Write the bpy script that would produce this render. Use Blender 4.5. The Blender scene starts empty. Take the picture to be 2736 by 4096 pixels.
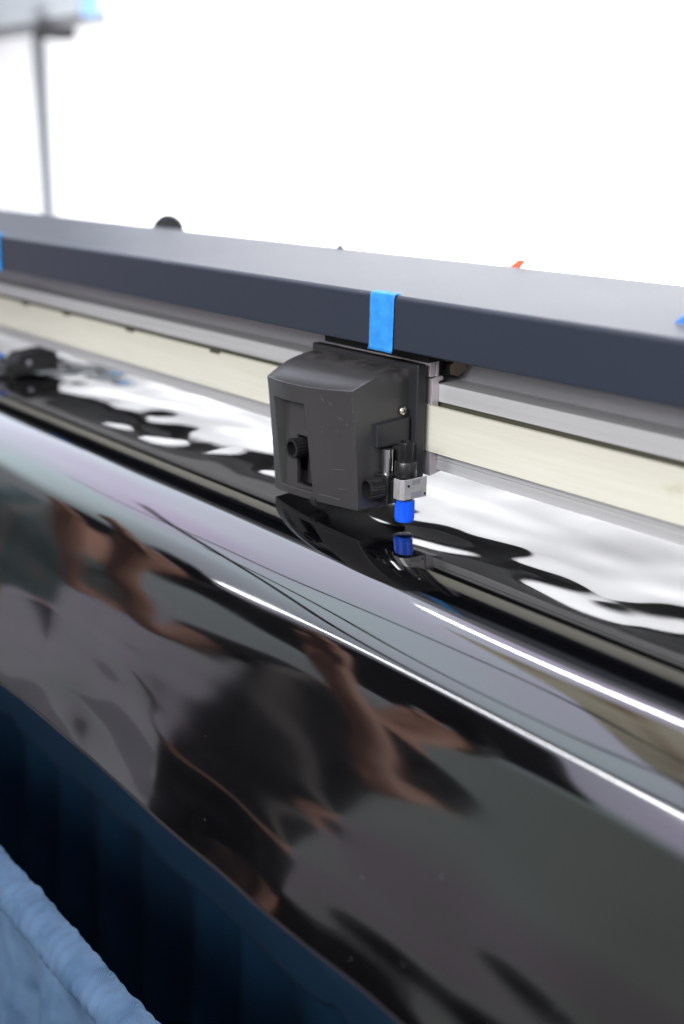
import bpy, bmesh, math, random
from mathutils import Vector, Matrix, noise
random.seed(7)
S = bpy.context.scene
COL = S.collection
MM = 0.001

# ------------------------------------------------------------------ materials
def new_mat(name):
    m = bpy.data.materials.new(name); m.use_nodes = True
    nt = m.node_tree
    return m, nt, nt.nodes['Principled BSDF']

def mat(name, col, rough=0.5, metal=0.0, ior=1.5, bump=None, colvar=None, roughvar=None, coat=0, sheen=0, stretch=None):
    """bump=(scale, distance, detail) colvar=(scale, col2, lo, hi)"""
    m, nt, b = new_mat(name)
    b.inputs['Base Color'].default_value = (*col, 1)
    b.inputs['Roughness'].default_value = rough
    b.inputs['Metallic'].default_value = metal
    b.inputs['IOR'].default_value = ior
    b.inputs['Coat Weight'].default_value = coat
    b.inputs['Sheen Weight'].default_value = sheen
    tc = nt.nodes.new('ShaderNodeTexCoord')
    src = tc.outputs['Object']
    if stretch:
        mp = nt.nodes.new('ShaderNodeMapping'); mp.inputs['Scale'].default_value = stretch
        nt.links.new(src, mp.inputs['Vector']); src = mp.outputs['Vector']
    if bump:
        n = nt.nodes.new('ShaderNodeTexNoise'); n.inputs['Scale'].default_value = bump[0]
        n.inputs['Detail'].default_value = bump[2] if len(bump) > 2 else 2
        bp = nt.nodes.new('ShaderNodeBump'); bp.inputs['Distance'].default_value = bump[1]
        bp.inputs['Strength'].default_value = 1.0
        nt.links.new(src, n.inputs['Vector']); nt.links.new(n.outputs['Fac'], bp.inputs['Height'])
        nt.links.new(bp.outputs['Normal'], b.inputs['Normal'])
    if colvar:
        n = nt.nodes.new('ShaderNodeTexNoise'); n.inputs['Scale'].default_value = colvar[0]; n.inputs['Detail'].default_value = 6
        r = nt.nodes.new('ShaderNodeValToRGB')
        r.color_ramp.elements[0].position = colvar[2]; r.color_ramp.elements[1].position = colvar[3]
        r.color_ramp.elements[0].color = (*col, 1); r.color_ramp.elements[1].color = (*colvar[1], 1)
        nt.links.new(src, n.inputs['Vector']); nt.links.new(n.outputs['Fac'], r.inputs['Fac'])
        nt.links.new(r.outputs['Color'], b.inputs['Base Color'])
    if roughvar:
        n = nt.nodes.new('ShaderNodeTexNoise'); n.inputs['Scale'].default_value = roughvar[0]; n.inputs['Detail'].default_value = 5
        r = nt.nodes.new('ShaderNodeMapRange'); r.inputs['To Min'].default_value = roughvar[1]; r.inputs['To Max'].default_value = roughvar[2]
        nt.links.new(src, n.inputs['Vector']); nt.links.new(n.outputs['Fac'], r.inputs['Value'])
        nt.links.new(r.outputs['Result'], b.inputs['Roughness'])
    return m

M = {}
M['cover'] = mat('cover_paint', (.023, .029, .045), .42, ior=1.36, bump=(900, .00011, 1), roughvar=(6, .38, .42))
M['housing'] = mat('housing_plastic', (.041, .040, .042), .34, bump=(2600, .00002, 1), roughvar=(45, .26, .33))
M['plate'] = mat('plate_plastic', (.019, .020, .024), .42, bump=(2600, .00002, 1))
M['black'] = mat('black_plastic', (.012, .012, .013), .30)
M['blackmatte'] = mat('black_matte', (.006, .006, .007), .7)
M['alu'] = mat('rail_aluminium', (.56, .57, .60), .42, metal=.2, colvar=(9, (.46, .47, .49), .4, .75), bump=(60, .00012, 4), stretch=(.4, 30, 30))
M['alupink'] = mat('cut_aluminium', (.66, .61, .65), .42, metal=.25, colvar=(120, (.55, .51, .54), .4, .8))
M['panel'] = mat('back_panel_metal', (.52, .52, .56), .42, metal=.3, colvar=(5, (.42, .42, .46), .35, .7), bump=(50, .0001, 4), stretch=(.5, 20, 20))
M['groove'] = mat('groove_dark', (.06, .058, .04), .7)  # dark olive tone of the rail groove strip and belt clips
M['steel'] = mat('bright_steel', (.62, .62, .63), .22, metal=1)
M['nickel'] = mat('nickel_screw', (.62, .58, .50), .25, metal=1)
M['clamp'] = mat('stamped_metal', (.50, .49, .51), .36, metal=.5, colvar=(260, (.42, .41, .42), .4, .7))
M['clampdark'] = mat('etched_metal', (.30, .30, .34), .5, metal=.3)
M['bolt'] = mat('brown_bolt', (.34, .26, .21), .28, metal=.9)
M['bluecap'] = mat('blue_plastic', (.003, .10, .80), .35)
M['tape'] = mat('painters_tape', (.014, .21, .62), .62, colvar=(140, (.03, .29, .72), .38, .7), bump=(500, .00012, 3))
M['tapedark'] = mat('painters_tape_dark', (.01, .14, .60), .6, bump=(500, .0001, 3))
M['platen'] = mat('platen_grey', (.12, .12, .13), .5)
M['navy'] = mat('navy_fabric', (.0012, .010, .025), .9, bump=(1500, .0003, 2), colvar=(9, (.0024, .018, .044), .4, .7))
M['wall'] = mat('wall_paint', (.92, .925, .935), .85, bump=(80, .0006, 4))
M['floor'] = mat('floor_concrete', (.13, .125, .12), .5, colvar=(2.2, (.16, .135, .14), .35, .7), roughvar=(3, .35, .6))
M['boxgrey'] = mat('box_grey', (.40, .43, .45), .5)
M['boxblue'] = mat('box_blue', (.13, .25, .42), .6)
M['conduit'] = mat('conduit_grey', (.05, .055, .065), .5)
M['orange'] = mat('orange_tag', (.80, .07, .012), .5)
M['skin'] = mat('skin', (.50, .26, .18), .5, colvar=(20, (.44, .21, .15), .4, .7))
M['darkcloth'] = mat('black_shirt', (.010, .010, .013), .9)
M['tealcloth'] = mat('teal_shirt', (.10, .15, .16), .9)
M['tealdark'] = mat('dull_teal_cloth', (.20, .25, .25), .9)
M['khaki'] = mat('khaki_cloth', (.20, .18, .16), .9)
M['hair'] = mat('dark_hair', (.02, .013, .01), .6)

def dust(m):
    nt = m.node_tree; b = nt.nodes['Principled BSDF']
    tc = nt.nodes.new('ShaderNodeTexCoord'); sx = nt.nodes.new('ShaderNodeSeparateXYZ'); nt.links.new(tc.outputs['Object'], sx.inputs[0])
    m1 = nt.nodes.new('ShaderNodeMapRange'); m1.inputs['From Min'].default_value = -.042; m1.inputs['From Max'].default_value = -.016; nt.links.new(sx.outputs['Y'], m1.inputs['Value'])
    m2 = nt.nodes.new('ShaderNodeMapRange'); m2.inputs['From Min'].default_value = .014; m2.inputs['From Max'].default_value = .018; nt.links.new(sx.outputs['Z'], m2.inputs['Value'])
    n = nt.nodes.new('ShaderNodeTexNoise'); n.inputs['Scale'].default_value = 90; n.inputs['Detail'].default_value = 8; n.inputs['Roughness'].default_value = .7; nt.links.new(tc.outputs['Object'], n.inputs['Vector'])
    m3 = nt.nodes.new('ShaderNodeMapRange'); m3.inputs['From Min'].default_value = .45; m3.inputs['From Max'].default_value = .62; nt.links.new(n.outputs['Fac'], m3.inputs['Value'])
    a = nt.nodes.new('ShaderNodeMath'); a.operation = 'MULTIPLY'; c = nt.nodes.new('ShaderNodeMath'); c.operation = 'MULTIPLY'
    nt.links.new(m1.outputs['Result'], a.inputs[0]); nt.links.new(m2.outputs['Result'], a.inputs[1]); nt.links.new(a.outputs[0], c.inputs[0]); nt.links.new(m3.outputs['Result'], c.inputs[1])
    mx = nt.nodes.new('ShaderNodeMixRGB'); mx.inputs['Color1'].default_value = b.inputs['Base Color'].default_value; mx.inputs['Color2'].default_value = (.115, .105, .105, 1)
    nt.links.new(c.outputs[0], mx.inputs['Fac']); nt.links.new(mx.outputs['Color'], b.inputs['Base Color'])
dust(M['housing'])
def edge_wear(m):
    nt = m.node_tree; b = nt.nodes['Principled BSDF']
    tc = nt.nodes.new('ShaderNodeTexCoord'); sx = nt.nodes.new('ShaderNodeSeparateXYZ'); nt.links.new(tc.outputs['Object'], sx.inputs[0])
    m1 = nt.nodes.new('ShaderNodeMapRange'); m1.inputs['From Min'].default_value = .0700; m1.inputs['From Max'].default_value = .0708; nt.links.new(sx.outputs['Z'], m1.inputs['Value'])
    m2 = nt.nodes.new('ShaderNodeMapRange'); m2.inputs['From Min'].default_value = -.0275; m2.inputs['From Max'].default_value = -.0285; nt.links.new(sx.outputs['Y'], m2.inputs['Value'])
    mp = nt.nodes.new('ShaderNodeMapping'); mp.inputs['Scale'].default_value = (45, 400, 400); nt.links.new(tc.outputs['Object'], mp.inputs['Vector'])
    n = nt.nodes.new('ShaderNodeTexNoise'); n.inputs['Scale'].default_value = 1; n.inputs['Detail'].default_value = 5; nt.links.new(mp.outputs['Vector'], n.inputs['Vector'])
    m3 = nt.nodes.new('ShaderNodeMapRange'); m3.inputs['From Min'].default_value = .66; m3.inputs['From Max'].default_value = .72; nt.links.new(n.outputs['Fac'], m3.inputs['Value'])
    a = nt.nodes.new('ShaderNodeMath'); a.operation = 'MULTIPLY'; c = nt.nodes.new('ShaderNodeMath'); c.operation = 'MULTIPLY'
    nt.links.new(m1.outputs['Result'], a.inputs[0]); nt.links.new(m2.outputs['Result'], a.inputs[1]); nt.links.new(a.outputs[0], c.inputs[0]); nt.links.new(m3.outputs['Result'], c.inputs[1])
    mx = nt.nodes.new('ShaderNodeMixRGB'); mx.inputs['Color1'].default_value = b.inputs['Base Color'].default_value; mx.inputs['Color2'].default_value = (.20, .20, .23, 1)
    nt.links.new(c.outputs[0], mx.inputs['Fac']); nt.links.new(mx.outputs['Color'], b.inputs['Base Color'])
edge_wear(M['cover'])

# glossy black film
m, nt, b = new_mat('glossy_black_film')
b.inputs['Base Color'].default_value = (.0015, .0016, .002, 1)
tc = nt.nodes.new('ShaderNodeTexCoord'); n = nt.nodes.new('ShaderNodeTexNoise'); n.inputs['Scale'].default_value = 16; n.inputs['Detail'].default_value = 7
r = nt.nodes.new('ShaderNodeMapRange'); r.inputs['From Min'].default_value = .45; r.inputs['From Max'].default_value = .8; r.inputs['To Min'].default_value = 0; r.inputs['To Max'].default_value = .035
sx = nt.nodes.new('ShaderNodeSeparateXYZ'); nt.links.new(tc.outputs['Object'], sx.inputs[0])
hz = nt.nodes.new('ShaderNodeMapRange'); hz.inputs['From Min'].default_value = -.098; hz.inputs['From Max'].default_value = -.135; hz.inputs['To Min'].default_value = .028; hz.inputs['To Max'].default_value = .092
ad = nt.nodes.new('ShaderNodeMath'); nt.links.new(sx.outputs['Z'], hz.inputs['Value'])   # lower part of the sheet made rougher to soften its reflections
nt.links.new(tc.outputs['Object'], n.inputs['Vector']); nt.links.new(n.outputs['Fac'], r.inputs['Value'])
nt.links.new(r.outputs['Result'], ad.inputs[0]); nt.links.new(hz.outputs['Result'], ad.inputs[1]); nt.links.new(ad.outputs[0], b.inputs['Roughness'])
b.inputs['IOR'].default_value = 1.85
M['film'] = m

# belt: ivory with lengthwise weave and teeth on its top edge
m, nt, b = new_mat('ivory_belt')
tc = nt.nodes.new('ShaderNodeTexCoord'); mp = nt.nodes.new('ShaderNodeMapping'); mp.inputs['Scale'].default_value = (2, 60, 60)
n = nt.nodes.new('ShaderNodeTexNoise'); n.inputs['Scale'].default_value = 7; n.inputs['Detail'].default_value = 6
n2 = nt.nodes.new('ShaderNodeTexNoise'); n2.inputs['Scale'].default_value = 28; n2.inputs['Detail'].default_value = 8
r = nt.nodes.new('ShaderNodeValToRGB'); r.color_ramp.elements[0].position = .3; r.color_ramp.elements[1].position = .7
r.color_ramp.elements[0].color = (.60, .595, .515, 1); r.color_ramp.elements[1].color = (.65, .645, .575, 1)
r2 = nt.nodes.new('ShaderNodeValToRGB'); r2.color_ramp.elements[0].position = .68; r2.color_ramp.elements[1].position = .80
r2.color_ramp.elements[0].color = (1, 1, 1, 1); r2.color_ramp.elements[1].color = (.72, .70, .60, 1)
mx = nt.nodes.new('ShaderNodeMixRGB'); mx.blend_type = 'MULTIPLY'; mx.inputs['Fac'].default_value = 1
nt.links.new(tc.outputs['Object'], mp.inputs['Vector']); nt.links.new(mp.outputs['Vector'], n.inputs['Vector'])
nt.links.new(tc.outputs['Object'], n2.inputs['Vector'])
nt.links.new(n.outputs['Fac'], r.inputs['Fac']); nt.links.new(n2.outputs['Fac'], r2.inputs['Fac'])
nt.links.new(r.outputs['Color'], mx.inputs['Color1']); nt.links.new(r2.outputs['Color'], mx.inputs['Color2'])
nt.links.new(mx.outputs['Color'], b.inputs['Base Color']); b.inputs['Roughness'].default_value = .55
M['belt'] = m

# denim-blue fabric with twill
m, nt, b = new_mat('light_blue_twill')
tc = nt.nodes.new('ShaderNodeTexCoord')
w = nt.nodes.new('ShaderNodeTexWave'); w.inputs['Scale'].default_value = 420; w.bands_direction = 'DIAGONAL'; w.inputs['Distortion'].default_value = 1.5
w.inputs['Detail'].default_value = 2
n = nt.nodes.new('ShaderNodeTexNoise'); n.inputs['Scale'].default_value = 35; n.inputs['Detail'].default_value = 5
r = nt.nodes.new('ShaderNodeValToRGB'); r.color_ramp.elements[0].position = .3; r.color_ramp.elements[1].position = .72
r.color_ramp.elements[0].color = (.032, .072, .138, 1); r.color_ramp.elements[1].color = (.095, .160, .265, 1)
ad = nt.nodes.new('ShaderNodeMath'); ad.operation = 'MULTIPLY_ADD'; ad.inputs[1].default_value = .25; 
nt.links.new(w.outputs['Fac'], ad.inputs[0]); nt.links.new(n.outputs['Fac'], ad.inputs[2])
bp = nt.nodes.new('ShaderNodeBump'); bp.inputs['Distance'].default_value = .00025
nt.links.new(tc.outputs['Object'], w.inputs['Vector']); nt.links.new(tc.outputs['Object'], n.inputs['Vector'])
nt.links.new(ad.outputs[0], r.inputs['Fac']); nt.links.new(w.outputs['Fac'], bp.inputs['Height'])
nt.links.new(r.outputs['Color'], b.inputs['Base Color']); nt.links.new(bp.outputs['Normal'], b.inputs['Normal'])
b.inputs['Roughness'].default_value = .9; b.inputs['Specular IOR Level'].default_value = .15
M['denim'] = m

for k_ in ('navy',):
    M[k_].node_tree.nodes['Principled BSDF'].inputs['Specular IOR Level'].default_value = .12
def emit(name, col, s):
    m, nt, b = new_mat(name)
    b.inputs['Base Color'].default_value = (0, 0, 0, 1)
    b.inputs['Emission Color'].default_value = (*col, 1); b.inputs['Emission Strength'].default_value = s
    return m
M['led'] = emit('led_tube_light', (.97, .96, 1.0), 42)

# ------------------------------------------------------------------ helpers
def empty(name, label, cat, loc=(0, 0, 0), group=None):
    o = bpy.data.objects.new(name, None); COL.objects.link(o)
    o.location = loc; o['label'] = label; o['category'] = cat; o.empty_display_size = .02
    if group: o['group'] = group
    return o

def tag(o, label, cat, group=None, kind=None):
    o['label'] = label; o['category'] = cat
    if group: o['group'] = group
    if kind: o['kind'] = kind
    return o

def obj(name, bm, m, parent=None, smooth=True, bevel=0, seg=2, angle=32, origin=None):
    bmesh.ops.recalc_face_normals(bm, faces=bm.faces[:])
    me = bpy.data.meshes.new(name); bm.to_mesh(me); bm.free()
    if origin is not None:
        me.transform(Matrix.Translation(-Vector(origin)))
    o = bpy.data.objects.new(name, me); COL.objects.link(o)
    if origin is not None: o.location = origin
    me.materials.append(m)
    if smooth:
        me.polygons.foreach_set('use_smooth', [True] * len(me.polygons))
        me.set_sharp_from_angle(angle=math.radians(angle))
    if bevel:
        md = o.modifiers.new('bevel', 'BEVEL'); md.width = bevel; md.segments = seg
        md.limit_method = 'ANGLE'; md.angle_limit = math.radians(angle); md.harden_normals = True
    if parent is not None:
        bpy.context.view_layer.update()
        o.parent = parent
        o.matrix_parent_inverse = Matrix.Translation(-parent.location)
    return o

def box(bm, x0, x1, y0, y1, z0, z1):
    vs = [bm.verts.new(p) for p in ((x0, y0, z0), (x1, y0, z0), (x1, y1, z0), (x0, y1, z0), (x0, y0, z1), (x1, y0, z1), (x1, y1, z1), (x0, y1, z1))]
    for f in ((0, 1, 2, 3), (4, 5, 6, 7), (0, 1, 5, 4), (1, 2, 6, 5), (2, 3, 7, 6), (3, 0, 4, 7)):
        bm.faces.new([vs[i] for i in f])
    return vs

def B(name, x0, x1, y0, y1, z0, z1, m, parent=None, bevel=.0005, **k):
    bm = bmesh.new(); box(bm, x0, x1, y0, y1, z0, z1)
    return obj(name, bm, m, parent, bevel=bevel, **k)

def prism(name, prof, x0, x1, m, parent=None, bevel=0, nx=1, **k):
    """extrude a YZ outline along X"""
    bm = bmesh.new()
    a = [bm.verts.new((x0, y, z)) for y, z in prof]
    b_ = [bm.verts.new((x1, y, z)) for y, z in prof]
    bm.faces.new(a); bm.faces.new(b_[::-1])
    n = len(prof)
    for i in range(n): bm.faces.new((a[i], a[(i + 1) % n], b_[(i + 1) % n], b_[i]))
    return obj(name, bm, m, parent, bevel=bevel, **k)

def lathe(bm, prof, center, axis, n=48, teeth=0, tooth_h=0, tooth_range=None, close=True):
    """prof: list of (h, r) along axis."""
    ax = Vector(axis).normalized()
    q = Vector((0, 0, 1)).rotation_difference(ax)
    rings = []
    for i, (h, r_) in enumerate(prof):
        ring = []
        for k in range(n):
            a = 2 * math.pi * k / n
            rr = r_
            if teeth and (tooth_range is None or tooth_range[0] <= i <= tooth_range[1]):
                ph = (k * teeth / n) % 1.0
                rr = r_ - tooth_h * (1 if ph < .5 else 0)
            ring.append(bm.verts.new(Vector(center) + q @ Vector((rr * math.cos(a), rr * math.sin(a), h))))
        rings.append(ring)
    for A, B_ in zip(rings, rings[1:]):
        for k in range(n): bm.faces.new((A[k], A[(k + 1) % n], B_[(k + 1) % n], B_[k]))
    if close:
        bm.faces.new(rings[0][::-1]); bm.faces.new(rings[-1])

def L(name, prof, center, axis, m, parent=None, n=48, bevel=0, **k):
    bm = bmesh.new(); lathe(bm, prof, center, axis, n, **k)
    return obj(name, bm, m, parent, bevel=bevel, angle=35)

def grid(fn, nu, nv):
    bm = bmesh.new()
    V = [[bm.verts.new(fn(i / nu, j / nv)) for j in range(nv + 1)] for i in range(nu + 1)]
    for i in range(nu):
        for j in range(nv): bm.faces.new((V[i][j], V[i + 1][j], V[i + 1][j + 1], V[i][j + 1]))
    return bm

def sm(a, b_, t):
    t = max(0, min(1, (t - a) / (b_ - a))); return t * t * (3 - 2 * t)

# ================================================================== camera
cam = bpy.data.cameras.new('camera'); co = bpy.data.objects.new('camera', cam); COL.objects.link(co)
R = Matrix(((0.61424, -0.23530, -(-0.75317), 0), (0, 0, 0, 0), (0, 0, 0, 0), (0, 0, 0, 1)))
fwd = Vector((-0.75316921, 0.59031786, -0.2902774)).normalized()
up = Vector((-0.23530007, 0.17031655, 0.95688356)); up = (up - fwd * up.dot(fwd)).normalized()
rt = fwd.cross(up)
co.matrix_world = Matrix(((rt.x, up.x, -fwd.x, .56693184), (rt.y, up.y, -fwd.y, -.51202522), (rt.z, up.z, -fwd.z, .15759672), (0, 0, 0, 1)))
cam.sensor_fit = 'HORIZONTAL'; cam.sensor_width = 24; cam.lens = 24 * 2739 / 1568
cam.clip_start = .02; cam.clip_end = 100
cam.dof.use_dof = True; cam.dof.focus_distance = .765; cam.dof.aperture_fstop = 3.5
S.camera = co

# ================================================================== setting
XL, XR = -3.2, .9
bm = bmesh.new(); box(bm, -6, 4, 1.2, 1.3, -1.05, 3.2)
tag(obj('wall', bm, M['wall'], smooth=False), 'plain bright white wall behind the machine', 'wall', kind='structure')
bm = bmesh.new(); box(bm, -7, 5, -5, 1.2, -1.06, -1.0)
tag(obj('floor', bm, M['floor'], smooth=False), 'dull grey brown floor reflected in the black film', 'floor', kind='structure')

# wall box with its pole, far out of focus
wb = empty('wall_box', 'pale grey box with blue edge mounted on the white wall, blurred', 'wall box', (-3.1, 1.15, .5))
B('box_body', -3.60, -2.700, 1.115, 1.195, .515, .9, M['boxgrey'], wb, bevel=.008)
B('blue_edge', -2.6995, -2.692, 1.108, 1.160, .506, .9, M['boxblue'], wb, bevel=.003)
B('bottom_rail', -3.60, -2.700, 1.118, 1.190, .492, .5145, M['platen'], wb, bevel=.002)
B('bracket', -2.98, -2.90, 1.09, 1.19, .462, .4915, M['blackmatte'], wb, bevel=.004)
bm = bmesh.new(); lathe(bm, [(0, .0155), (1.49, .0155)], (-3.125, 1.17, -1.0), (0, 0, 1), 24)
tag(obj('conduit_pole', bm, M['conduit']), 'thin grey pole running down the white wall below the blurred box', 'pole')

# ================================================================== cutting machine
mc = empty('vinyl_cutter', 'long vinyl cutting machine with dark blue grey top cover and aluminium rail', 'cutting machine', (0, .03, -.08))
prism('top_cover', [(-.0300, .0385), (-.0303, .0700), (-.0285, .0722), (.120, .0785), (.124, .074), (.124, .020), (.120, .020), (.119, .073), (-.0255, .0668), (-.0265, .0385)],
      XL, XR, M['cover'], mc, bevel=.0012, seg=3)
prism('back_panel', [(.0305, .064), (.0305, .0125), (.100, .0125), (.100, .0645)], XL, XR, M['panel'], mc, bevel=.0005)
prism('rail', [(.008, .0133), (.008, .0015), (.013, .0015), (.013, -.0335), (.008, -.0335), (.008, -.0365), (.0086, -.037), (.008, -.0375), (.008, -.0440), (.0300, -.0440), (.0300, .0133)],
      XL, XR, M['alu'], mc, bevel=.0005)
prism('rail_groove', [(.0105, .0014), (.0105, -.0334), (.0128, -.0334), (.0128, .0014)], XL, XR, M['groove'], mc)
prism('beam_underside', [(.036, -.012), (.036, .0118), (.118, .0118), (.118, -.012)], XL, XR, M['blackmatte'], mc)

# toothed flat belt: teeth along the upper edge
bm = bmesh.new()
pitch = .0022
x = XL; top = []; i = 0
while x < XR:
    z = .0006 if i % 2 == 0 else -.0002
    top.append((x, z)); top.append((x + pitch * .5, z)); x += pitch * .5; i += 1
for (xa, za), (xb, zb) in zip(top, top[1:]):
    pass
fv = []
for xx, zz in top:
    fv.append((bm.verts.new((xx, 0, zz)), bm.verts.new((xx, 0, -.0304)), bm.verts.new((xx, .0014, zz)), bm.verts.new((xx, .0014, -.0304))))
for a, c in zip(fv, fv[1:]):
    bm.faces.new((a[0], c[0], c[1], a[1])); bm.faces.new((a[2], a[3], c[3], c[2])); bm.faces.new((a[0], a[2], c[2], c[0])); bm.faces.new((a[1], c[1], c[3], a[3]))
obj('drive_belt', bm, M['belt'], mc, smooth=False)
for xx in (-.535, -.405, -.262, -.632):
    B('belt_clip', xx, xx + .014, -.0012, .006, -.0012, .0016, M['groove'], mc, bevel=.0004)

# bed under the film
prism('platen', [(.30, -.078), (-.062, -.078), (-.085, -.083), (-.100, -.092), (-.103, -.14), (-.05, -.24), (.30, -.24)], XL, XR, M['platen'], mc, bevel=.002)

# ================================================================== film
ZF = -.0738
def nz(x, y, z, s=0.0): return noise.noise(Vector((x + s, y, z)))
# profile: list of (s, y, z, theta)
prof = []
y, z, th = .30, ZF, 0.0
ds = .0025
s = 0
YB = -.068
while y > YB:
    prof.append((y, z, 0.0)); y -= ds * (1.0 if y < .06 else 2.2)
segs = [(.033, 21.5), (.041, 41), (.040, 54), (.050, 64), (.055, 72)]
th0 = 0.0
for ln, t1 in segs:
    n_ = max(2, int(ln / ds))
    for k in range(n_):
        t = math.radians(th0 + (t1 - th0) * (k + .5) / n_)
        y -= math.cos(t) * ln / n_; z -= math.sin(t) * ln / n_
        prof.append((y, z, t))
    th0 = t1
NP = len(prof); print('FILM END', prof[-1], NP)
cum = [0]
for a, c in zip(prof, prof[1:]): cum.append(cum[-1] + math.hypot(c[0] - a[0], c[1] - a[1]))
def film_disp(x, j):
    y, z, t = prof[j]
    a = sm(-.058, -.022, y)                       # ripples on the flat bed
    if y < -.066: a = 0
    d = 0
    if a > 0:
        d += a * .0027 * nz(x / .125, y / .070, .3)
        d += a * .0008 * nz(x / .045, y / .026, 5.3)
    c = cum[j] - cum[JB]
    bfac = sm(.080, .17, c)
    if c > 0:
        d += sm(.0, .05, c) * (1 - .5 * sm(.08, .15, c)) * .00045 * nz(x / .22 + c * 3, c / .016, 2.2)
        d += sm(.09, .14, c) * .0007 * nz(x / .16 + c * 4, c / .018, 6.6)
        d += bfac * .0042 * nz(x / .20 + c * 2.2, c / .085, 9.1)
        d += bfac * .0026 * nz(x / .085 - c * 5, c / .05, 3.7)
        e = sm(.175, .215, c)
        d += e * .0009 * nz(x / .045, c / .02, 1.7)
    return d
JB = next(j for j, p in enumerate(prof) if p[2] > 0)
xs = []
x = -2.2
while x < .62:
    xs.append(x); x += .0032 if x > -.75 else .007
bm = bmesh.new(); Vg = []
for x in xs:
    row = []
    for j, (y, z, t) in enumerate(prof):
        d = film_disp(x, j)
        row.append(bm.verts.new((x, y - math.sin(t) * d, z + math.cos(t) * d)))
    Vg.append(row)
for A, Bv in zip(Vg, Vg[1:]):
    for j in range(NP - 1): bm.faces.new((A[j], Bv[j], Bv[j + 1], A[j + 1]))
Vg_co = [[v.co.copy() for v in row] for row in Vg]
film = obj('film_sheet', bm, M['film'], angle=180)
md = film.modifiers.new('thick', 'SOLIDIFY'); md.thickness = .0003; md.offset = -1
tag(film, 'glossy black film sheet draped over the bed and hanging down in front', 'film')

bm = bmesh.new()
for k in range(90):
    i = random.randrange(420, len(xs) - 10); j = random.randrange(JB, NP - 3)
    v0 = Vg_co[i][j]; sz = random.choice((.0002, .00025, .0003, .00045))
    bmesh.ops.create_icosphere(bm, subdivisions=1, radius=sz, matrix=Matrix.Translation(v0) @ Matrix.Diagonal((random.uniform(.6, 2), 1, .6, 1)))
tag(obj('dust', bm, mat('dust_speck', (.5, .5, .52), .8)), 'tiny pale dust specks scattered over the glossy black film', 'dust', kind='stuff')

# ================================================================== cutting head (carriage)
ch = empty('cutting_head', 'dark grey plastic cutting head on the rail holding a blue tipped pen', 'cutting head', (-.05, -.03, -.07))
# back flange plate
prism('flange', [(-.0115, -.047), (-.0115, .0275), (-.004, .0275), (-.004, -.047)], -.108, .0050, M['plate'], ch, bevel=.0012, seg=3)
prism('flange_lip', [(-.004, .0282), (-.004, .0345), (.006, .0345), (.006, .0282)], -.1035, .006, M['blackmatte'], ch, bevel=.0006)
# cut aluminium profile end with hook and foot
prism('rail_slider', [(.0020, .0165), (.0020, -.0475), (.0180, -.0445), (.0145, -.0420), (.0150, -.0405), (.0078, -.0400), (.0078, .0148), (.0115, .0158), (.0112, .0180), (.0060, .0180)],
      -.100, .0040, M['alupink'], ch, bevel=.0003)
B('slider_post', -.09, .0035, .000, .0045, .0182, .0345, M['alupink'], ch)
B('slider_post', -.09, .0037, .0052, .0078, .0182, .0345, M['alupink'], ch)
# rollers behind
L('hex_bolt', [(0, .0068), (.0045, .0068)], (.004, .0215, .0245), (1, -.25, -.35), M['bolt'], ch, n=6, bevel=.0004)
L('roller', [(-.006, .0072), (-.0035, .0078), (.0, .0078)], (.0035, .0230, .0225), (1, -.25, -.35), M['blackmatte'], ch, n=32)
L('hex_bolt', [(0, .003), (.004, .003)], (.002, .0130, .0305), (1, 0, 0), M['bolt'], ch, n=24, bevel=.0004)

# housing -------------------------------------------------------
XA, XB = -.0995, -.0030
def ztop(yy):                 # yy<0 : height of the top skin (mm -> m)
    d = -yy * 1000
    pts = [(11, 23.5), (18, 23.3), (27, 22.4), (38, 20.2), (48, 16.4), (58, 11.6), (72, 10.2)]
    for (a, za), (b_, zb) in zip(pts, pts[1:]):
        if d <= b_:
            t = (d - a) / (b_ - a); return (za + (zb - za) * t) * MM
    return pts[-1][1] * MM
def zt_front(u): return (9.6 + 5.0 * u - 1.2 * 4 * u * (1 - u) * .5) * MM
def zbot(u): return (-70.5 + 7.0 * u) * MM
def yfront(u, v):
    # left -57, right -58.5, bulge in the middle; leans back toward the bottom with a curve near the top
    base = 56.0 + 2.5 * u
    return -(base + 7.2 * (1 - .55 * v) * 4 * u * (1 - u) - 5.5 * v ** .8) * MM
def xfront(u, v): 
    taper = .0015 * v
    return XA + taper + (XB - XA - taper + .001 * v) * u
us = sorted(set([i / 20 for i in range(21)] + [.105, .53]))
vs_ = sorted(set([i / 16 for i in range(17)] + [.155, .93]))
def zf(u, v): return zt_front(u) + (zbot(u) - zt_front(u)) * v
bm = bmesh.new()
F = {}
for i, u in enumerate(us):
    for j, v in enumerate(vs_):
        F[i, j] = bm.verts.new((xfront(u, v), yfront(u, v), zf(u, v)))
i0, i1 = us.index(.105), us.index(.53); j0, j1 = vs_.index(.155), vs_.index(.93)
for i in range(len(us) - 1):
    for j in range(len(vs_) - 1):
        if i0 <= i < i1 and j0 <= j < j1: continue
        bm.faces.new((F[i, j], F[i + 1, j], F[i + 1, j + 1], F[i, j + 1]))
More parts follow.
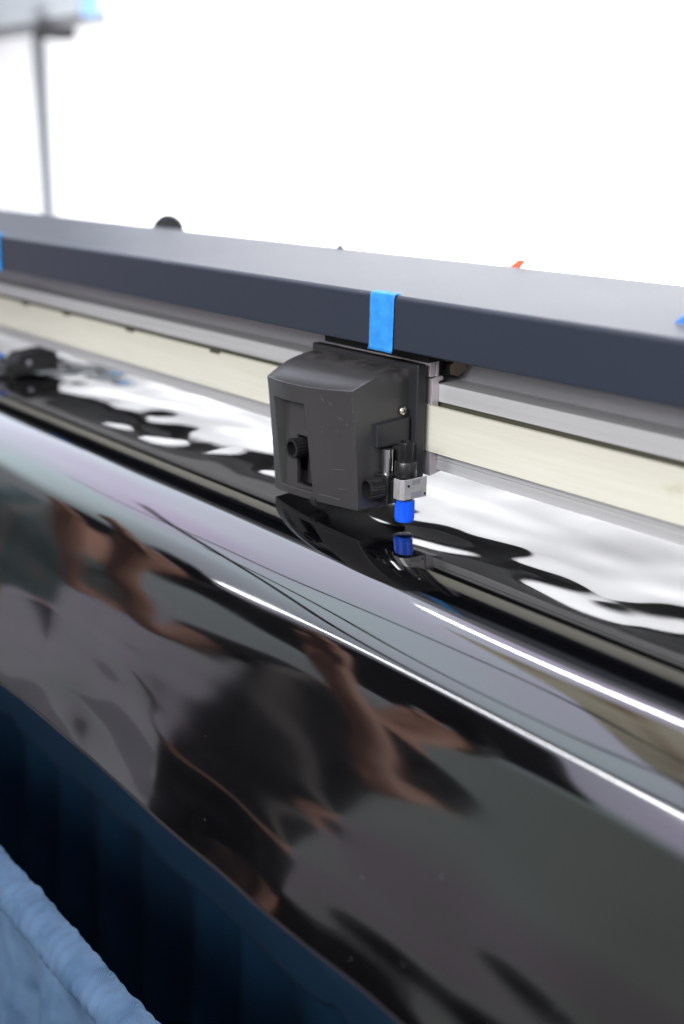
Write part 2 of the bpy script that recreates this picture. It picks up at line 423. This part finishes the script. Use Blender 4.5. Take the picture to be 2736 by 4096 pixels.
# recess walls
DEP = .0085
def rec(i, j, back=DEP):
    p = F[i, j].co; return (p.x, p.y + back, p.z)
loop = [(i, j0) for i in range(i0, i1 + 1)] + [(i1, j) for j in range(j0 + 1, j1 + 1)] + [(i, j1) for i in range(i1 - 1, i0 - 1, -1)] + [(i0, j) for j in range(j1 - 1, j0, -1)]
inner = []
for (i, j) in loop:
    x_, y_, z_ = rec(i, j)
    inner.append(bm.verts.new((x_ + (.004 if i == i0 else 0), y_, z_ - (.003 if j == j0 else 0))))
for k in range(len(loop)):
    a = F[loop[k]]; b_ = F[loop[(k + 1) % len(loop)]]
    bm.faces.new((a, b_, inner[(k + 1) % len(loop)], inner[k]))
# top skin
NT = 10
T = {}
nU = len(us); nV = len(vs_)
for i, u in enumerate(us):
    yf = yfront(u, 0)
    T[i, 0] = F[i, 0]
    for k in range(1, NT + 1):
        t = k / NT; yy = yf + (-.0113 - yf) * t
        zz = ztop(yy); d0 = zt_front(u) - ztop(yf)
        T[i, k] = bm.verts.new((xfront(u, 0) + (-.0015 * t if u < .5 else -.001 * t) * (1 if u in (0, 1) else 1), yy, zz + d0 * (1 - t) ** 1.5))
for i in range(nU - 1):
    for k in range(NT): bm.faces.new((T[i, k], T[i + 1, k], T[i + 1, k + 1], T[i, k + 1]))
# bottom back edge + sides + back
bb = [bm.verts.new((xfront(u, 1), -.0113, zf(u, 1) + .000)) for u in us]
for i in range(nU - 1): bm.faces.new((F[i, nV - 1], F[i + 1, nV - 1], bb[i + 1], bb[i]))
for side in (0, nU - 1):
    bm.faces.new([F[side, j] for j in range(nV)] + [bb[side]] + [T[side, k] for k in range(NT, 0, -1)])
bmesh.ops.triangulate(bm, faces=[f for f in bm.faces if len(f.verts) > 4])
hs = obj('housing', bm, M['housing'], ch, bevel=.0007, seg=2, angle=40)
B('housing_back', -.0985, -.0045, -.0125, -.0111, -.0655, -.0468, M['blackmatte'], hs, bevel=0)
# recess back panel with slot
bm = bmesh.new()
uA, uB = .14, .535
px0 = xfront(uA, .5) ; px1 = xfront(uB, .5) + .002
yp = yfront(.3, .5) + DEP - .0005
sx0, sx1 = -.0725, -.0520
sz0, sz1 = -.0610, -.0265
zb0, zb1 = zf(.3, .93) - .004, zf(.3, .155)
for (a, b_, c, d) in ((px0, sx0, zb0, zb1), (sx1, px1, zb0, zb1), (sx0, sx1, zb0, sz0), (sx0, sx1, sz1, zb1)):
    box(bm, a, b_, yp, yp + .0025, c, d)
obj('recess_panel', bm, M['housing'], hs, smooth=False)
B('recess_slot', sx0 - .002, sx1 + .002, yp + .012, yp + .014, sz0 - .002, sz1 + .002, M['blackmatte'], hs)
# tool shaft inside the slot and knob pointing forward
kx, kz = -.0690, -.0345
L('recess_knob', [(0, .0028), (.0035, .0028), (.0036, .0066), (.0150, .0070), (.0155, .0068), (.0155, .0052), (.009, .0046)], (kx + .002, yp + .0065, kz), (0, -1, 0), M['black'], ch, n=72, teeth=18, tooth_h=.0005, tooth_range=(2, 5))
L('tool_shaft', [(0, .0035), (.034, .0035)], (kx + .003, yp + .0085, -.060), (0, 0, 1), M['blackmatte'], ch, n=24)

# scratches: tiny raised burrs on the front edge and faint marks
bm = bmesh.new()
def burr(x0, y0, z0, dx, dz, w=.00018):
    n_ = Vector((0, -1, 0)); p = Vector((x0, y0, z0)); q = p + Vector((dx, 0, dz)); t = Vector((dx, 0, dz)).normalized().cross(n_) * w
    mid = (p + q) / 2 + n_ * .0001
    a = bm.verts.new(p); b_ = bm.verts.new(mid + t); c = bm.verts.new(q); d = bm.verts.new(mid - t)
    bm.faces.new((a, b_, c, d))
def onf(u, v, off=.0003): return (xfront(u, v), yfront(u, v) - off, zf(u, v))
for (u, v, dx, dz) in ((.72, .05, .006, -.005), (.80, .1, .0035, -.0025), (.86, .22, .007, -.0012), (.93, .26, .003, -.002), (.70, .36, .0012, -.0008), (.62, .47, .001, -.0006), (.55, .52, .0014, .0004),
                      (.74, .68, .020, .0035), (.80, .84, .012, .002), (.66, .55, .0008, .0003), (.85, .33, .0016, -.001), (.5, .4, .001, 0), (.76, .3, .001, .0006), (.9, .7, .001, .0008), (.68, .9, .0007, .0007)):
    burr(*onf(u, v, .00025), dx, dz)
for k in range(14):
    v = random.uniform(.02, .42); burr(xfront(.998, v) - .0002, yfront(.998, v) - .0002, zf(.998, v), random.uniform(-.0005, .0008), -random.uniform(.0006, .0022), .00022)
obj('scratches', bm, mat('scratch_mark', (.11, .11, .115), .5), hs, smooth=False)
# moulded faint marks near bottom right
bm = bmesh.new()
for k in range(13):
    u = .60 + k * .018; x_, y_, z_ = onf(u, .93 if k < 9 else .935, .0002)
    hh = .0012 if k % 3 else .0016
    box(bm, x_, x_ + .0009, y_ - .0001, y_ + .0004, z_, z_ + hh * .5)
obj('moulded_mark', bm, mat('worn_print', (.085, .085, .088), .55), hs, smooth=False)

# side: raised guard, screw
sg = prism('side_guard', [(-.0405, -.0085), (-.0130, -.0065), (-.0130, -.0235), (-.0405, -.0235)], -.0035, .0005, M['plate'], ch, bevel=.0007)
L('screw', [(0, .0030), (.0009, .0030), (.0016, .0024), (.0019, .0012)], (-.0025, -.0172, -.0026), (1, 0, 0), M['nickel'], ch, n=32)
bm = bmesh.new()
for ang in (.4, .4 + math.pi / 2):
    c, s_ = math.cos(ang), math.sin(ang)
    vs4 = []
    for (a, b_) in ((-.0016, -.0003), (.0016, -.0003), (.0016, .0003), (-.0016, .0003)):
        vs4.append(bm.verts.new((-.00045 + (.0 if ang < 1 else .00004), -.0172 + a * c - b_ * s_, -.0026 + a * s_ + b_ * c)))
    bm.faces.new(vs4)
obj('screw_slot', bm, M['blackmatte'], bpy.data.objects['screw'], smooth=False)
# silver shaft beside the pen
L('guide_rod', [(0, .0037), (.0238, .0037)], (.0028, -.0335, -.0480), (0, 0, 1), M['steel'], ch, n=40)
B('rod_bracket', -.003, .0055, -.0265, -.012, -.058, -.0235, M['blackmatte'], ch)
# pen holder clamp block (black)
bm = bmesh.new()
box(bm, -.0030, .0100, -.0395, -.0240, -.0590, -.0400)
obj('clamp_block', bm, M['black'], ch, bevel=.0012, seg=3)
bm = bmesh.new()
box(bm, .0102, .0142, -.0372, -.0240, -.0575, -.0425)
obj('clamp_jaw', bm, M['black'], ch, bevel=.0010, seg=3)
# thumb knob towards the viewer
L('thumb_knob', [(0, .0050), (.001, .0066), (.0110, .0070), (.0118, .0068), (.0120, .0056), (.0060, .0050), (.0059, .0012), (.0080, .0008)], (.0045, -.0388, -.0485), (-.10, -1, .02), M['black'], ch, n=96, teeth=20, tooth_h=.00055, tooth_range=(1, 3))
# pen (blade holder)
pc = (.0155, -.0290)
hold = L('blade_holder', [(0, .0055), (.0175, .0055), (.0180, .0066), (.0195, .0071), (.0280, .0071), (.0288, .0066), (.0290, .0052)], (pc[0], pc[1], -.0590), (0, 0, 1), M['black'], ch, n=64)
L('holder_knob', [(0, .0046), (.0004, .0048), (.0118, .0048), (.0124, .0045), (.0124, .0036), (.0095, .0033)], (pc[0], pc[1], -.0302), (0, 0, 1), M['black'], ch, n=120, teeth=26, tooth_h=.0005, tooth_range=(1, 2))
L('blue_cap', [(0, .0053), (.0004, .0059), (.0020, .0061), (.0022, .0064), (.0140, .0064), (.0144, .0058)], (pc[0], pc[1], -.0698), (0, 0, 1), M['bluecap'], ch, n=144, teeth=36, tooth_h=.0003, tooth_range=(3, 4))
# stamped metal clamp around the pen
prof2 = [(.0143, -.0378), (.0207, -.0378), (.0227, -.0357), (.0227, -.0170)]
bm = bmesh.new()
ZT, ZBm = -.0405, -.0537
ou = []; inn = []
for (a, b_) in prof2:
    ou.append((bm.verts.new((a, b_, ZT)), bm.verts.new((a, b_, ZBm))))
for (a, b_) in [(.0143, -.0367), (.0202, -.0367), (.0217, -.0352), (.0217, -.0170)]:
    inn.append((bm.verts.new((a, b_, ZT)), bm.verts.new((a, b_, ZBm))))
for k in range(3):
    bm.faces.new((ou[k][0], ou[k + 1][0], ou[k + 1][1], ou[k][1])); bm.faces.new((inn[k][0], inn[k][1], inn[k + 1][1], inn[k + 1][0]))
    bm.faces.new((ou[k][0], inn[k][0], inn[k + 1][0], ou[k + 1][0])); bm.faces.new((ou[k][1], ou[k + 1][1], inn[k + 1][1], inn[k][1]))
bm.faces.new((ou[0][0], ou[0][1], inn[0][1], inn[0][0])); bm.faces.new((ou[3][0], inn[3][0], inn[3][1], ou[3][1]))
mcl = obj('metal_clamp', bm, M['clamp'], ch, bevel=.0003, angle=25)
def inlay(y0, y1, z0, z1, m_=M['clampdark'], name='pressed_panel'):
    B(name, .0225, .02285, y0, y1, z0, z1, m_, mcl, bevel=.0001)
inlay(-.0300, -.0225, -.0445, -.0412); inlay(-.0305, -.0215, -.0528, -.0490)
for (yy, zz) in ((-.0325, -.0447), (-.0187, -.0515)):
    L('rivet_hole', [(0, .0008), (.0003, .0009)], (.0227, yy, zz), (1, 0, 0), M['blackmatte'], mcl, n=20)
# wheel under housing
L('pinch_wheel', [(0, .006), (.006, .006)], (-.050, -.050, -.0665), (1, 0, 0), M['blackmatte'], ch, n=32)

# ================================================================== tapes and little things on the cover
def cov_y(z): return -.0303
def tape(x0, x1, ztop_, zb, label, m_, jag=.0004, wrap=.004):
    nx, nz_ = 10, 16
    bm = bmesh.new(); V = []
    for i in range(nx + 1):
        row = []
        for j in range(nz_ + 3):
            xx = x0 + (x1 - x0) * i / nx
            if j < 2 and wrap:
                yy = -.0288 + (2 - j) * wrap / 2; zz = .0725 + (2 - j) * wrap / 2 * .042 + .0003
            else:
                t = (j - 2) / nz_
                zz = ztop_ + (zb - ztop_) * t; yy = -.0309 - .0002 * noise.noise(Vector((xx * 300, zz * 300, 1)))
                if j == 2: yy = -.0303; zz = ztop_
                if t > .93: yy -= .0008 * (t - .93) / .07; zz += jag * noise.noise(Vector((xx * 900, 3, 2)))
                if t > 0: xx += .0002 * noise.noise(Vector((i * .01 if 0 < i < nx else i, zz * 400, 8))) - .0009 * t
            row.append(bm.verts.new((xx, yy, zz)))
        V.append(row)
    for A, B_ in zip(V, V[1:]):
        for j in range(nz_ + 2): bm.faces.new((A[j], B_[j], B_[j + 1], A[j + 1]))
    o = obj('tape_strip', bm, m_, angle=60)
    sd = o.modifiers.new('s', 'SOLIDIFY'); sd.thickness = .00018; sd.offset = 0
    return tag(o, label, 'tape')
tape(-.0205, .0028, .0722, .0364, 'bright blue tape strip on the cover front above the cutting head', M['tape'])
tape(-.632, -.605, .0722, .0364, 'blue tape strip on the cover at the left edge of the picture', M['tape'])
bm = grid(lambda u, v: (.1865 + .030 * u, .002 + .016 * v + .002 * math.sin(u * 9), .0738 + .0045 * v * (1 - v) * 4 * (.6 + .4 * math.sin(u * 14)) + .0018 * v), 16, 8)
o = obj('tape_scrap', bm, M['tapedark']); sd = o.modifiers.new('s', 'SOLIDIFY'); sd.thickness = .0003
tag(o, 'curled scrap of deep blue tape on the cover top at the right edge', 'tape')
bm = grid(lambda u, v: (-.062 + .020 * u, .127 + .003 * math.sin(v * 5 + u * 3), .072 + (.003 + .0088 * u) * v + .001 * math.sin(u * 11) * v), 10, 6)
o = obj('tape_tag', bm, M['orange']); sd = o.modifiers.new('s', 'SOLIDIFY'); sd.thickness = .0004
tag(o, 'crumpled orange tape tip sticking up behind the cover', 'tape')
kb = empty('roll_knob', 'round black knob rising behind the far left of the cover', 'knob', (-.59, .15, .07))
L('knob_dial', [(0, .0155), (.003, .0170), (.012, .0170), (.0135, .0155), (.0136, .0110), (.0100, .0100)], (-.588, .150, .0715), (.9, -.35, .15), M['black'], kb, n=64)
L('knob_neck', [(0, .009), (.018, .011), (.032, .015)], (-.622, .163, .0690), (.9, -.35, .10), M['blackmatte'], kb, n=40)
# small bump on top edge
L('cover_screw', [(0, .003), (.0022, .0028), (.003, .0015)], (-.242, .117, .0783), (0, 0, 1), M['platen'], mc, n=24)

# pinch roller block under the rail, far left
pr = empty('pinch_roller', 'black pinch roller bracket with silver screws pressing on the film at far left', 'pinch roller', (-.60, -.01, ZF))
prism('bracket', [(-.022, -.070), (-.026, -.064), (-.014, -.050), (.012, -.0475), (.026, -.0475), (.028, -.069)], -.640, -.612, M['blackmatte'], pr, bevel=.001)
L('roller', [(0, .0075), (.035, .0075)], (-.650, -.024, ZF + .0085), (1, 0, 0), M['black'], pr, n=32)
L('screw', [(0, .0026), (.002, .0024)], (-.612, -.006, -.059), (1, -.3, 0), M['clampdark'], pr, n=24)
B('blue_clip', -.644, -.634, -.034, -.024, -.055, -.051, M['tapedark'], pr)

# ================================================================== basket of fabric below
bk = empty('catch_basket', 'light blue fabric basket edge with navy inner cloth hanging below the film', 'fabric basket', (0, -.15, -.6))
def tube(u, v):
    x = -1.6 + 2.3 * u; a = 2 * math.pi * v
    r_ = .0142 +   .0013 * nz((x + .004 * math.sin(a)) / .0085, .9 * math.cos(a), .9 * math.sin(a)) + .0008 * nz((x - .006 * math.cos(a)) / .0045, .7 * math.cos(a) + 9, .7 * math.sin(a)) + .0012 * nz(x * 18, math.cos(a), 2.0 + math.sin(a)) + .0012 * math.sin(x * 520 + 1.3 * math.sin(a + 1) + 4 * nz(x * 20, 0, 3)) * (.35 + abs(nz(x * 30, a * .5, 4)))
    return (x, -.2235 + r_ * math.cos(a), -.3830 + r_ * math.sin(a))
bm = grid(tube, 1500, 40)
bmesh.ops.remove_doubles(bm, verts=bm.verts[:], dist=1e-6)
obj('bar_sleeve', bm, M['denim'], bk, angle=180)
def fpanel(u, v):
    x = -1.6 + 2.3 * u; d = v
    f = .030 * nz(x * 12, .4 * d, 7) * min(1, d * 14) + .018 * math.sin(x * 75 + 3 * nz(x * 6, 0, 1)) * min(1, d * 10)
    return (x, -.2345 - .012 * d + f * .7, -.392 - .60 * d)
obj('front_panel', grid(fpanel, 500, 24), M['denim'], bk, angle=180)
def bpanel(u, v):
    x = -1.9 + 2.6 * u
    f = .022 * nz(x * 20, v * .8, 3) + .014 * math.sin(x * 70 + 4 * nz(x * 4, 0, 2))
    return (x, -.052 + f * min(1, v * 3 + .15), -.420 - .60 * v)
obj('back_panel', grid(bpanel, 400, 20), M['navy'], bk, angle=180)
def hem(u, v):
    x = -1.9 + 2.6 * u; a = math.pi * 2 * v
    ry = .007 + .003 * nz(x * 14, a, 1); rz = .030 + .004 * nz(x * 9, 0, 5) - .010 * max(0, math.cos(x * 21 + 3 * nz(x * 3, 0, 4))) ** 24
    return (x, -.064 + ry * math.cos(a), -.417 + rz * math.sin(a) + .002 * nz(x * 10, 3, 1))
bm = grid(hem, 300, 20); bmesh.ops.remove_doubles(bm, verts=bm.verts[:], dist=1e-6)
hm = mat('navy_hem', (.0022, .015, .036), .8, bump=(1200, .0003, 2)); hm.node_tree.nodes['Principled BSDF'].inputs['Specular IOR Level'].default_value = .2
obj('hem', bm, hm, bk, angle=180)

# ================================================================== things the film mirrors
def skinned(name, pts, edges, m_, parent=None, sub=2):
    """pts: list of ((x,y,z), rx[, ry])"""
    me = bpy.data.meshes.new(name)
    me.from_pydata([p[0] for p in pts], edges, [])
    o = bpy.data.objects.new(name, me); COL.objects.link(o)
    sk = o.modifiers.new('skin', 'SKIN'); sk.use_smooth_shade = True
    sv = me.skin_vertices[0].data if me.skin_vertices else None
    if sv is None:
        bpy.context.view_layer.objects.active = o
        bpy.ops.mesh.customdata_skin_add(); sv = me.skin_vertices[0].data
    for i, p in enumerate(pts):
        sv[i].radius = (p[1], p[2] if len(p) > 2 else p[1]); sv[i].use_root = (i == 0)
    ss = o.modifiers.new('sub', 'SUBSURF'); ss.levels = sub; ss.render_levels = sub
    me.materials.append(m_)
    if parent:
        o.parent = parent; 
    return o

def person(loc, rz, label, shirt, trousers, lean=.12, armlift=.35, cap=None, shorts=False):
    p = empty('person', label, 'person', loc)
    p.rotation_euler.z = rz
    l = lean; sh = 1.42
    def sp(z): return l * max(0, (z - .95) / .5)
    pts = [((0, 0, .96), .13, .10), ((0, sp(1.1), 1.12), .115, .085), ((0, sp(1.3), 1.30), .135, .095), ((0, sp(sh), sh), .12, .075),
           ((0, sp(1.5) + .01, 1.50), .05), ((0, sp(1.56) + .02, 1.56), .052), ((0, sp(1.62) + .045, 1.63), .076, .088), ((0, sp(1.7) + .04, 1.71), .068, .08)]
    ed = [(i, i + 1) for i in range(7)]
    base = len(pts)
    arms = []
    for s_ in (-1, 1):
        k = len(pts); y0 = sp(sh)
        pts += [((s_ * .185, y0, sh - .02), .052), ((s_ * .235, y0 + .10, sh - .27), .042), ((s_ * .16, y0 + .10 + armlift * .8, sh - .22 + .05 * s_), .030), ((s_ * .135, y0 + .14 + armlift * .8 + .05, sh - .20 + .05 * s_), .022, .034)]
        ed += [(3, k), (k, k + 1), (k + 1, k + 2), (k + 2, k + 3)]
        hx, hy, hz = pts[k + 3][0]
        for f_ in range(4):
            j = len(pts); off = (f_ - 1.5) * .017; ln = (.065, .078, .072, .056)[f_]
            pts += [((hx + off * .9, hy + .035, hz + .004), .0095), ((hx + off, hy + .035 + ln * .5, hz - .004), .0085), ((hx + off, hy + .03 + ln * .85, hz - .026), .0075)]
            ed += [(k + 3, j), (j, j + 1), (j + 1, j + 2)]
        j = len(pts)
        pts += [((hx - s_ * .034, hy + .012, hz + .004), .010), ((hx - s_ * .045, hy + .045, hz - .006), .009)]
        ed += [(k + 3, j), (j, j + 1)]
    for s_ in (-1, 1):
        k = len(pts)
        pts += [((s_ * .095, 0, .86), .088), ((s_ * .105, .02, .50), .058), ((s_ * .11, -.01, .10), .040), ((s_ * .12, .11, .04), .045, .03)]
        ed += [(0, k), (k, k + 1), (k + 1, k + 2), (k + 2, k + 3)]
    skinned('body', pts, ed, M['skin'], p)
    y0 = sp(sh)
    sp_pts = [((0, 0, .84), .185, .15), ((0, sp(1.12), 1.12), .165, .125), ((0, sp(1.3), 1.30), .175, .13), ((0, sp(1.4), 1.415), .145, .095), ((0, sp(1.45), 1.45), .085, .075),
              ((-.19, y0, sh - .02), .070), ((-.232, y0 + .07, sh - .20), .062), ((.19, y0, sh - .02), .070), ((.232, y0 + .07, sh - .20), .062)]
    skinned('shirt', sp_pts, [(0, 1), (1, 2), (2, 3), (3, 4), (3, 5), (5, 6), (3, 7), (7, 8)], shirt, p)
    if shorts:
        skinned('shorts', [((0, 0, .95), .15, .12), ((-.095, 0, .84), .11), ((-.105, .012, .58), .096), ((.095, 0, .84), .11), ((.105, .012, .58), .096)],
                [(0, 1), (1, 2), (0, 3), (3, 4)], trousers, p)
    else:
        skinned('trousers', [((0, 0, .95), .15, .12), ((-.095, 0, .84), .10), ((-.105, .02, .5), .078), ((-.11, -.01, .07), .062), ((.095, 0, .84), .10), ((.105, .02, .5), .078), ((.11, -.01, .07), .062)],
                [(0, 1), (1, 2), (2, 3), (0, 4), (4, 5), (5, 6)], trousers, p)
    for s_ in (-1, 1):
        skinned('shoe', [((s_ * .11, -.05, .05), .045, .045), ((s_ * .118, .06, .045), .050, .042), ((s_ * .124, .16, .035), .042, .03)], [(0, 1), (1, 2)], M['darkcloth'], p)
    skinned('strap', [((-.13, sp(1.42) + .02, 1.47), .022, .03), ((-.06, sp(1.3) + .155, 1.30), .022, .012), ((.06, sp(1.1) + .16, 1.10), .022, .012), ((.17, .10, .92), .022, .012)], [(0, 1), (1, 2), (2, 3)], M['khaki'], p)
    bm = bmesh.new(); bmesh.ops.create_uvsphere(bm, u_segments=24, v_segments=14, radius=1)
    bmesh.ops.delete(bm, geom=[v for v in bm.verts if v.co.z < -.25 or (v.co.y > .62 and v.co.z < .45)], context='VERTS')
    bmesh.ops.scale(bm, vec=(.088, .104, .10), verts=bm.verts)
    bmesh.ops.translate(bm, vec=(0, sp(1.7) + .03, 1.705), verts=bm.verts)
    h = obj('hair', bm, cap or M['hair']); h.parent = p
    for s_ in (-1, 1):
        bm = bmesh.new(); bmesh.ops.create_uvsphere(bm, u_segments=12, v_segments=8, radius=.011, matrix=Matrix.Translation((s_ * .030, sp(1.65) + .122, 1.655)))
        e = obj('eye', bm, M['boxgrey']); e.parent = p
    bm = bmesh.new(); bmesh.ops.create_cone(bm, cap_ends=True, segments=12, radius1=.016, radius2=.006, depth=.04, matrix=Matrix.Translation((0, sp(1.62) + .135, 1.63)))
    e = obj('nose', bm, M['skin']); e.parent = p
    return p
person((-.75, -.98, -1.0), -.35, 'person in black shirt and shorts with bare arms mirrored in the film', M['darkcloth'], M['darkcloth'], armlift=.42, shorts=True)
person((-1.55, -.78, -1.0), -.7, 'person in dull teal shirt reflected at the lower left of the film', M['tealcloth'], M['darkcloth'], armlift=.35)

bm = bmesh.new(); box(bm, -4.2, -1.25, -1.62, -1.17, 1.72, 1.80)
tag(obj('overhead_cable_tray', bm, M['blackmatte'], bevel=.01), 'black overhead tray mirrored as the dark band below the bright line in the film', 'cable tray')
bm = bmesh.new()
pl = [(-1.75, .26), (1.6, .30), (1.6, -.78), (-.85, -.70), (-1.2, -.20)]
lo = [bm.verts.new((x_, y_, 1.95)) for x_, y_ in pl]; hi = [bm.verts.new((x_, y_, 2.0)) for x_, y_ in pl]
bm.faces.new(lo); bm.faces.new(hi[::-1])
for i in range(5): bm.faces.new((lo[i], lo[(i + 1) % 5], hi[(i + 1) % 5], hi[i]))
tag(obj('overhead_board', bm, mat('stained_board', (.52, .48, .36), .7, colvar=(3.5, (.20, .12, .06), .50, .72)), smooth=False), 'brown stained overhead board mirrored between the two bright lines in the film', 'board')
bm = bmesh.new(); box(bm, -1.05, .45, -1.6, -1.15, -.999, -.34)
tag(obj('equipment_case', bm, M['blackmatte'], bevel=.02), 'black floor case mirrored as the black area at the bottom of the film', 'case')
def cable(pts, r_, label):
    bm = bmesh.new()
    n_ = 60; P_ = [Vector(p) for p in pts]
    rings = []
    for i in range(n_ + 1):
        t = i / n_
        q = (1 - t) ** 2 * P_[0] + 2 * t * (1 - t) * P_[1] + t * t * P_[2]
        d = (2 * (1 - t) * (P_[1] - P_[0]) + 2 * t * (P_[2] - P_[1])).normalized()
        u = d.cross(Vector((0, 0, 1))).normalized(); v = d.cross(u)
        rings.append([bm.verts.new(q + (u * math.cos(a) + v * math.sin(a)) * r_) for a in [k * math.pi / 4 for k in range(8)]])
    for A, B_ in zip(rings, rings[1:]):
        for k in range(8): bm.faces.new((A[k], A[(k + 1) % 8], B_[(k + 1) % 8], B_[k]))
    return tag(obj('cable', bm, M['blackmatte']), label, 'cable', 'cables strung overhead')
cable([(-2.6, -.55, 1.7), (-1.0, -.35, 1.25), (1.0, -.62, 1.7)], .012, 'thin sagging black cable mirrored as a fine dark streak between the bright lines')
cable([(-3.0, -.10, 1.7), (-1.5, -.80, 1.1), (-.6, -.95, 1.7)], .022, 'thick black cable mirrored as a dark arc below the cutting head')
cable([(-3.4, -.35, 1.6), (-2.2, -.30, 1.45), (-.5, -.20, 1.7)], .009, 'thinnest black cable mirrored as a faint streak in the pale band of the film')
# ceiling tube lights
CZ = 1.75
M['led2'] = emit('wall_tube_light', (.97, .97, 1.0), 125)
def tube_light(x0, x1, y_, z_, label, m_):
    t = empty('tube_light', label, 'tube light', ((x0 + x1) / 2, y_, z_), 'tube lights over the machine')
    L('lamp_tube', [(0, .0078), (x1 - x0, .0078)], (x0, y_, z_), (1, 0, 0), m_, t, n=16)
    B('lamp_housing', x0 - .02, x1 + .02, y_ - .03, y_ + .03, z_ + .016, z_ + .05, M['boxgrey'], t, bevel=.003)
tube_light(-1.7, .9, .45, CZ, 'long white tube light mirrored as the upper bright line in the film', M['led2'])
tube_light(-2.75, 1.0, -1.05, CZ, 'long white tube light mirrored as the lower bright line in the film', M['led'])

def area(name, loc, target, sx, sy, e, col=(1, 1, 1)):
    l = bpy.data.lights.new(name, 'AREA'); l.shape = 'RECTANGLE'; l.size = sx; l.size_y = sy; l.energy = e; l.color = col
    o = bpy.data.objects.new(name, l); COL.objects.link(o); o.location = loc
    d = Vector(target) - Vector(loc); o.rotation_euler = d.to_track_quat('-Z', 'Y').to_euler()
    return o

area('wall_fill', (-1.2, .62, -.85), (-1.2, 1.2, .40), 3.0, .15, 195, (.97, .98, 1))  # unseen fill light added behind the machine to brighten the wall
area('front_fill', (.55, -1.8, .85), (-.3, 0, 0), 1.4, .6, 50, (1, .985, .96))  # soft fill added on the viewer's side for the front faces, no window there
w = bpy.data.worlds.new('World'); S.world = w; w.use_nodes = True
nt = w.node_tree; bg = nt.nodes['Background']
tc = nt.nodes.new('ShaderNodeTexCoord'); sx = nt.nodes.new('ShaderNodeSeparateXYZ'); mr = nt.nodes.new('ShaderNodeMapRange')
nt.links.new(tc.outputs['Generated'], sx.inputs[0])
ny = nt.nodes.new('ShaderNodeMath'); ny.operation = 'MULTIPLY'; ny.inputs[1].default_value = -1; nt.links.new(sx.outputs['Y'], ny.inputs[0])
at = nt.nodes.new('ShaderNodeMath'); at.operation = 'ARCTAN2'; nt.links.new(sx.outputs['Z'], at.inputs[0]); nt.links.new(ny.outputs[0], at.inputs[1])
nt.links.new(at.outputs[0], mr.inputs['Value']); mr.inputs['From Min'].default_value = -math.pi; mr.inputs['From Max'].default_value = math.pi   # .5 = level towards the front, .75 = overhead
def ramp(stops):
    rp = nt.nodes.new('ShaderNodeValToRGB'); e = rp.color_ramp.elements
    e[0].position, e[0].color = stops[0][0], (*stops[0][1], 1); e[1].position, e[1].color = stops[-1][0], (*stops[-1][1], 1)
    for p_, c_ in stops[1:-1]:
        q_ = e.new(p_); q_.color = (*c_, 1)
    nt.links.new(mr.outputs['Result'], rp.inputs['Fac']); return rp
# room light: darker towards the viewer's side, paler along the machine; bright overhead
ra = ramp([(0, (.5, .5, .5)), (.25, (.055, .055, .053)), (.47, (.078, .076, .070)), (.56, (.092, .088, .084)), (.635, (.10, .096, .092)), (.655, (.44, .46, .52)), (.75, (.52, .54, .61)), (1, (.84, .86, .95))])
rb = ramp([(0, (.5, .5, .5)), (.25, (.08, .075, .08)), (.47, (.135, .13, .14)), (.56, (.17, .163, .178)), (.67, (.14, .136, .148)), (.70, (.46, .48, .54)), (.75, (.54, .56, .63)), (1, (.84, .86, .95))])
mz = nt.nodes.new('ShaderNodeMapRange'); mz.inputs['From Min'].default_value = -.85; mz.inputs['From Max'].default_value = -.45
mz.inputs['To Min'].default_value = 1; mz.inputs['To Max'].default_value = 0
nt.links.new(sx.outputs['X'], mz.inputs['Value'])
mx = nt.nodes.new('ShaderNodeMixRGB'); nt.links.new(mz.outputs['Result'], mx.inputs['Fac'])
nt.links.new(ra.outputs['Color'], mx.inputs['Color1']); nt.links.new(rb.outputs['Color'], mx.inputs['Color2'])
wn = nt.nodes.new('ShaderNodeTexNoise'); wn.inputs['Scale'].default_value = 2.6; wn.inputs['Detail'].default_value = 2; nt.links.new(tc.outputs['Generated'], wn.inputs['Vector'])
wr = nt.nodes.new('ShaderNodeValToRGB'); wr.color_ramp.elements[0].position = .38; wr.color_ramp.elements[1].position = .62
wr.color_ramp.elements[0].color = (.90, .79, .93, 1); wr.color_ramp.elements[1].color = (.86, 1.0, .95, 1); nt.links.new(wn.outputs['Fac'], wr.inputs['Fac'])
wm = nt.nodes.new('ShaderNodeMixRGB'); wm.blend_type = 'MULTIPLY'; wm.inputs['Fac'].default_value = 1
nt.links.new(mx.outputs['Color'], wm.inputs['Color1']); nt.links.new(wr.outputs['Color'], wm.inputs['Color2'])
nt.links.new(wm.outputs['Color'], bg.inputs['Color']); bg.inputs['Strength'].default_value = 5.8

S.view_settings.view_transform = 'Standard'; S.view_settings.look = 'None'
S.view_settings.exposure = 0; S.view_settings.gamma = 1
